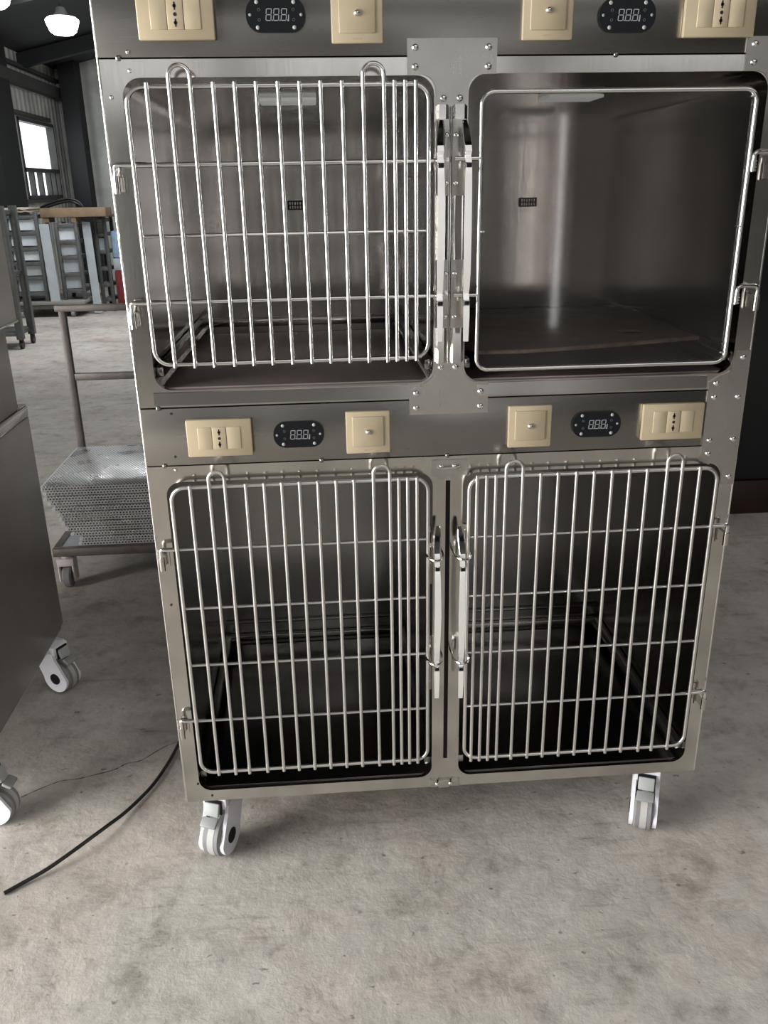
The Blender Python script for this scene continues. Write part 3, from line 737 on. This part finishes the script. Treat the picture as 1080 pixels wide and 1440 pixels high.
for a, b in zip(sm, sm[1:]):
    n_ = (b - a).cross(V((0, 0, 1))).normalized(); w0 = .0008 + .0014 * random.random()
    cm_.add([a - n_ * w0 + V((0, 0, .0006)), a + n_ * w0 + V((0, 0, .0006)), b + n_ * w0 + V((0, 0, .0006)), b - n_ * w0 + V((0, 0, .0006))], [(0, 1, 2, 3)])
struct('trim_8', cm_, plain('crack_dirt', (.05, .045, .04), .9))

# ------------------------------------------------------------------ trolley with perforated panels
tr = thing('flatbed_trolley', (-.35, 1.95, 0), 'low flatbed steel trolley with a push frame, loaded with perforated panels', 'trolley')
TX0, TX1, TY0, TY1 = -.762, .12, 1.60, 2.27
bd = MB().box((TX0, TY0, .137), (TX1, TY0 + .03, .172), .003).box((TX0, TY1 - .03, .137), (TX1, TY1, .172), .003)
bd.box((TX0, TY0 + .03, .137), (TX0 + .03, TY1 - .03, .172), .003).box((TX1 - .03, TY0 + .03, .137), (TX1, TY1 - .03, .172), .003)
put('bed_frame', bd, plain('trolley_steel', (.16, .14, .125), .45, .7, .2), tr)
put('bed_panel', MB().box((TX0 + .03, TY0 + .03, .150), (TX1 - .03, TY1 - .03, .168)), M_SHEET, tr)
M_TUBE = plain('push_frame_steel', (.10, .09, .082), .5, .6, .25, 12)
put('push_frame', MB().box((-.785, 2.235, .16), (-.755, 2.265, 1.035), .004).box((.085, 2.235, .16), (.115, 2.265, 1.035), .004)
    .box((-.80, 2.235, 1.030), (.13, 2.265, 1.058), .004).box((-.755, 2.237, .725), (.085, 2.263, .757), .004), M_TUBE, tr)
for x, y in ((-.717, 1.625), (.07, 1.625), (-.717, 2.22), (.07, 2.22)):
    cst = put('caster', MB().box((x - .034, y - .03, .095), (x + .034, y + .03, .128), .005).box((x - .034, y - .028, .025), (x - .023, y + .028, .1), .006).box((x + .023, y - .028, .025), (x + .034, y + .028, .1), .006)
              .cyl((x, y, .125), (x, y, .138), .02, 14), M_WHITE2, tr)
    put('wheel', MB().cyl((x - .018, y - .004, .045), (x + .018, y - .004, .045), .045, 24, bev=.006), M_TYRE, cst)
NL = 12
prof = [(.178, -.656), (.205, -.640), (.225, -.674), (.29, -.706), (.372, -.751), (.434, -.768)]
def lx(z):
    for (a, xa), (b, xb) in zip(prof, prof[1:]):
        if z <= b: return xa + (xb - xa) * (z - a) / (b - a)
    return prof[-1][1]
lh = (.434 - .172) / NL
ORD = ['topmost', 'second', 'third', 'fourth', 'fifth', 'sixth', 'seventh', 'eighth', 'ninth', 'tenth', 'eleventh', 'lowest']
def perf_sheet():
    L, Dp, h, t = .78, .56, lh - .0032, .003
    b = MB().box((0, 0, h - t), (L, Dp, h), .0008)
    b.box((0, 0, 0), (L, t, h - t)).box((0, Dp - t, 0), (L, Dp, h - t))
    b.box((0, .004, 0), (.003, Dp - .004, h - t))
    return b
me_p, c_p = perf_sheet().mesh('perforated_panel', M_PERF)
h_ = lh - .0032
me_e, c_e = MB().tube([(-.004, -.002, h_ * .5), (-.004, .562, h_ * .5)], h_ * .42, n=10).mesh('edge_roll', plain('edge_glint', (.85, .86, .87), .45, .5, .05))  # pale edge colour imitates light glinting off the folded edges
for i in range(NL):
    z = .1735 + (NL - 1 - i) * lh
    o = bpy.data.objects.new('perforated_panel', me_p); COL.objects.link(o)
    dx = random.uniform(-.006, .006)
    place(o, V((lx(z + lh * .6) + dx, 1.622 + random.uniform(-.004, .006), z)) + c_p)
    e_ = bpy.data.objects.new('edge_roll', me_e); COL.objects.link(e_); place(e_, WL[o.name] - c_p + c_e, o)
    rank = 'topmost perforated aluminium panel, its shiny top in view, in the stack on the trolley' if i == 0 else \
           ('lowest perforated aluminium panel, lying on the trolley bed under the stack' if i == NL - 1 else f'perforated aluminium panel, {ORD[i]} from the top of the trolley stack')
    tag(o, rank, 'metal panel', 'perforated panels stacked on the trolley')

# ------------------------------------------------------------------ far left: racks, boards, platform cart
def rack(x0, x1, y0, y1, z0, z1, shelves, label, backs=(), post=.045, trays=True, feet=True):
    r = thing('shelf_rack', ((x0 + x1) / 2, (y0 + y1) / 2, 0), label, 'rack', 'steel shelf racks at the back')
    for x in (x0, x1 - post):
        for y in (y0, y1 - post): put('post', MB().box((x, y, z0), (x + post, y + post, z1), .004), M_RACK, r)
    for z in shelves: put('shelf', MB().box((x0 + post * .6, y0 + .004, z - .025), (x1 - post * .6, y1 - .004, z + .02), .004), M_RACK, r)
    for za, zb, mt in backs: put('tray_panel', MB().box((x0 + post, y0 + .05, za), (x1 - post, y0 + .07, zb)), mt, r)
    if feet:
        for x in (x0 + post / 2, x1 - post / 2):
            for y in (y0 + .04, y1 - .04): put('wheel', MB().cyl((x - .015, y, .045), (x + .015, y, .045), .045, 14).box((x - .02, y - .02, .06), (x + .02, y + .02, z0)), M_RUBBER, r)
    return r
# platform cart carrying the first two racks
pc = thing('platform_cart', (-3.2, 10.5, 0), 'low platform cart with a pale deck carrying two shelf racks', 'cart')
put('deck', MB().box((-3.62, 9.98, .165), (-2.70, 11.0, .205), .005), plain('deck_board', (.22, .215, .20), .6), pc)
put('under_frame', MB().box((-3.60, 10.0, .11), (-2.72, 10.98, .163), .005), M_RACK, pc)
for x, y in ((-3.53, 10.06), (-2.88, 10.06), (-3.53, 10.9), (-2.88, 10.9)):
    put('wheel', MB().cyl((x - .02, y, .05), (x + .02, y, .05), .05, 16).box((x - .025, y - .03, .06), (x + .025, y + .03, .112)), M_GREY, pc)
S1 = [.30, .50, .68, .86, 1.05, 1.25]
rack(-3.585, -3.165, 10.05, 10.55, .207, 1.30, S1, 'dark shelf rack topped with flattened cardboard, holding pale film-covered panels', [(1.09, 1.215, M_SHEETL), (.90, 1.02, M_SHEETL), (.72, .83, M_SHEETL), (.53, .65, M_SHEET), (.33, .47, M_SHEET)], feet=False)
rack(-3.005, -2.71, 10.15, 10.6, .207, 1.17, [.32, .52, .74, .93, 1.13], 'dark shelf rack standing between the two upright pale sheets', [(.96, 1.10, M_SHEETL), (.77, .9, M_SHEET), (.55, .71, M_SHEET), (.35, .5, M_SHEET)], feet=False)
for x0, x1, z0, z1, y, lab in ((-3.145, -3.015, .207, 1.16, 10.05, 'upright pale grey sheet leaning by the cardboard-topped rack'), (-2.675, -2.56, .02, 1.17, 10.3, 'upright pale grey sheet leaning by the narrow rack near the blue bundle')):
    m = MB(); n_ = [(x0 - .01, y, z1), (x1 - .02, y, z1), (x1 + .01, y - .06, z0), (x0 + .02, y - .06, z0)]
    m.add(n_ + [(a, b + .012, c_) for a, b, c_ in n_], [(0, 1, 2, 3), (4, 5, 6, 7), (0, 1, 5, 4), (1, 2, 6, 5), (2, 3, 7, 6), (3, 0, 4, 7)])
    tag(put('metal_sheet', m, M_SHEET), lab, 'sheet', 'upright sheets by the racks')
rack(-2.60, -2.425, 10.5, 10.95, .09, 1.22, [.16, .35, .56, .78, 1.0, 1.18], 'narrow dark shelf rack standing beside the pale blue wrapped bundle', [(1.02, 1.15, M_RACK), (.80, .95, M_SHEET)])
rack(-3.66, -2.735, 7.55, 8.0, .10, 1.41, [.16, .75, 1.35], 'nearer steel rack with only one post and castor in view past the grey cabinet', [], .07)
bdz = 1.172
b = put('wooden_board', MB().box((-3.155, 10.16, 1.235), (-2.33, 10.50, 1.345), .006).box((-3.13, 10.18, 1.1735), (-3.06, 10.45, 1.2345)).box((-2.78, 10.18, 1.1735), (-2.72, 10.45, 1.2345)), M_WOOD)
tag(b, 'long brown wooden board lying across the tops of the racks', 'board')
b = put('wooden_board', MB().box((-2.76, 10.52, 1.2215), (-2.22, 10.90, 1.250), .004), plain('board_dark', (.10, .065, .045), .7, 0, .2))
tag(b, 'thin dark plank sticking out on top of the narrow rack', 'board')
for k, (xa, xb, za, col, lab) in enumerate(((-3.59, -3.19, 1.3015, (.30, .25, .18), 'flattened brown cardboard lying lowest in the pile on the rack'), (-3.57, -3.24, 1.3325, (.46, .42, .35), 'pale flattened cardboard on top of the pile on the rack'))):
    m = MB()
    nx = 8
    for q in range(nx):
        x_0, x_1 = xa + (xb - xa) * q / nx, xa + (xb - xa) * (q + 1) / nx
        z_0, z_1 = za + .012 * math.sin(q * 1.3 + k) ** 2, za + .012 * math.sin((q + 1) * 1.3 + k) ** 2
        m.add([(x_0, 10.02, z_0), (x_1, 10.02, z_1), (x_1, 10.5, z_1), (x_0, 10.5, z_0), (x_0, 10.02, z_0 + .018), (x_1, 10.02, z_1 + .018), (x_1, 10.5, z_1 + .018), (x_0, 10.5, z_0 + .018)],
              [(0, 1, 5, 4), (3, 2, 6, 7), (4, 5, 6, 7), (0, 1, 2, 3)] + ([(0, 3, 7, 4)] if q == 0 else []) + ([(1, 2, 6, 5)] if q == nx - 1 else []))
    tag(put('cardboard_sheet', m, plain('flat_cardboard_%s' % 'ab'[k], col, .85, 0, .2, 10)), lab, 'cardboard')
hs = [(-3.30, 10.62, 1.34), (-3.18, 10.62, 1.39), (-3.0, 10.62, 1.44), (-2.86, 10.62, 1.45), (-2.75, 10.62, 1.40), (-2.69, 10.62, 1.275)]
tag(put('hose', MB().tube(smooth(hs), .013, n=8).tube(smooth([(x, y + .02, z - .03) for x, y, z in hs[:-1]]), .02, n=8), M_RUBBER), 'black hose arching over the boards on top of the racks', 'hose')
m = MB().box((-2.41, 10.60, .690), (-2.15, 10.78, 1.04), .03)
bag = put('film_roll', m, M_BLUE); tag(bag, 'pale blue wrapped bundle standing on a grey box beside the narrow rack', 'bundle')
tag(put('storage_box', MB().box((-2.405, 10.56, .53), (-2.10, 10.95, .685), .01), M_SHEET), 'grey box lying under the pale blue wrapped bundle', 'box')
tag(put('storage_box', MB().box((-2.40, 10.54, .005), (-2.08, 10.98, .525), .02), M_RED), 'dark red box on the floor under the grey box', 'box')

# ------------------------------------------------------------------ dark cabinet behind the right side
rc = thing('dark_cabinet', (2.75, 2.45, 0), 'black glossy cabinet with a dark red plinth standing behind the cage', 'cabinet')
put('cabinet_body', MB().box((2.05, 2.10, .17), (3.5, 2.9, 2.0), .006), M_DARKCAB, rc)
put('band', MB().box((2.06, 2.09, .0), (3.49, 2.88, .1695), .004), M_MAROON, rc, label='dark red plinth')  # dark red box below the cabinet body
for x0, x1 in ((2.06, 2.77), (2.78, 3.49)):
    d_ = put('cabinet_door', MB().box((x0, 2.082, .19), (x1, 2.0995, 1.98), .003), M_DARKCAB, rc)
    put('handle', MB().tube([(x1 - .06 if x0 < 2.5 else x0 + .06, 2.075, .95), (x1 - .06 if x0 < 2.5 else x0 + .06, 2.05, .96), (x1 - .06 if x0 < 2.5 else x0 + .06, 2.05, 1.12), (x1 - .06 if x0 < 2.5 else x0 + .06, 2.075, 1.13)], .006, .01), M_ROD, d_)

# ------------------------------------------------------------------ light: daylight through doorway, slits and window, plus added fill lamps
wd = bpy.data.worlds.new('overcast_sky'); scn.world = wd; wd.use_nodes = True
bg = wd.node_tree.nodes['Background']; bg.inputs[0].default_value = (.93, .97, 1, 1); bg.inputs[1].default_value = 2.2
def area(name, loc, size, rot, power, col):
    l = bpy.data.lights.new(name, 'AREA'); l.shape = 'RECTANGLE'; l.size, l.size_y = size; l.energy = power; l.color = col
    o = bpy.data.objects.new(name, l); COL.objects.link(o); o.location = loc; o.rotation_euler = rot; return o
area('left_doorway_daylight', (XW + .05, (DY0 + DY1) / 2, 1.6), (DZ - .1, DY1 - DY0), (0, -PI / 2, 0), 560, (1, .97, .93))
for x0, x1, z0, z1 in FO:
    if z0 > .1: continue
    L = 7 if x1 - x0 < .1 else 2
    area('slit_streak_light', ((x0 + x1) / 2, YF + .04, (z0 + z1) / 2), (x1 - x0, z1 - z0), (PI / 2, 0, 0), L * PI * (x1 - x0) * (z1 - z0), (1, .98, .96))  # lamps added at the slits for bright streaks in the steel
area('mid_floor_fill', (5.2, 3.6, zroof(5.2) - .35), (3, 5), (0, -.25, 0), 210, (1, .96, .92))  # added fill lamp, lifts the dark floor around the cage
area('far_rack_fill', (-1.5, 8.4, zroof(-1.5) - .25), (4, 2.5), (.35, 0, 0), 270, (.97, .99, 1))  # added fill lamp, brightens the far racks and walls
area('front_floor_fill', (1.0, -4.2, zroof(1.0) - .3), (9, 4.6), (0, 0, 0), 125, (1, .98, .96))  # added overhead fill lamp, brightens the floor in front
area('window_daylight', (XW + .1, (WY0 + WY1) / 2, 2.0), (1.0, 1.7), (0, -PI / 2, 0), 8, (.95, .98, 1))

# ------------------------------------------------------------------ camera
cd = bpy.data.cameras.new('camera'); cam = bpy.data.objects.new('camera', cd); COL.objects.link(cam)
cd.sensor_fit = 'VERTICAL'; cd.sensor_height = 36; cd.sensor_width = 27; cd.lens = 30.046; cd.clip_start = .05; cd.clip_end = 200
r_, u_, b_ = (.99705338, -.0748985, -.01657646), (.04198926, .35201914, .93505049), (-.06419865, -.93299129, .35412681)
cam.matrix_world = Matrix(((r_[0], u_[0], b_[0], .36019), (r_[1], u_[1], b_[1], -1.66391), (r_[2], u_[2], b_[2], 1.51249), (0, 0, 0, 1)))
scn.camera = cam
scn.view_settings.view_transform = 'Standard'
scn.view_settings.look = 'None'
scn.view_settings.exposure = 0
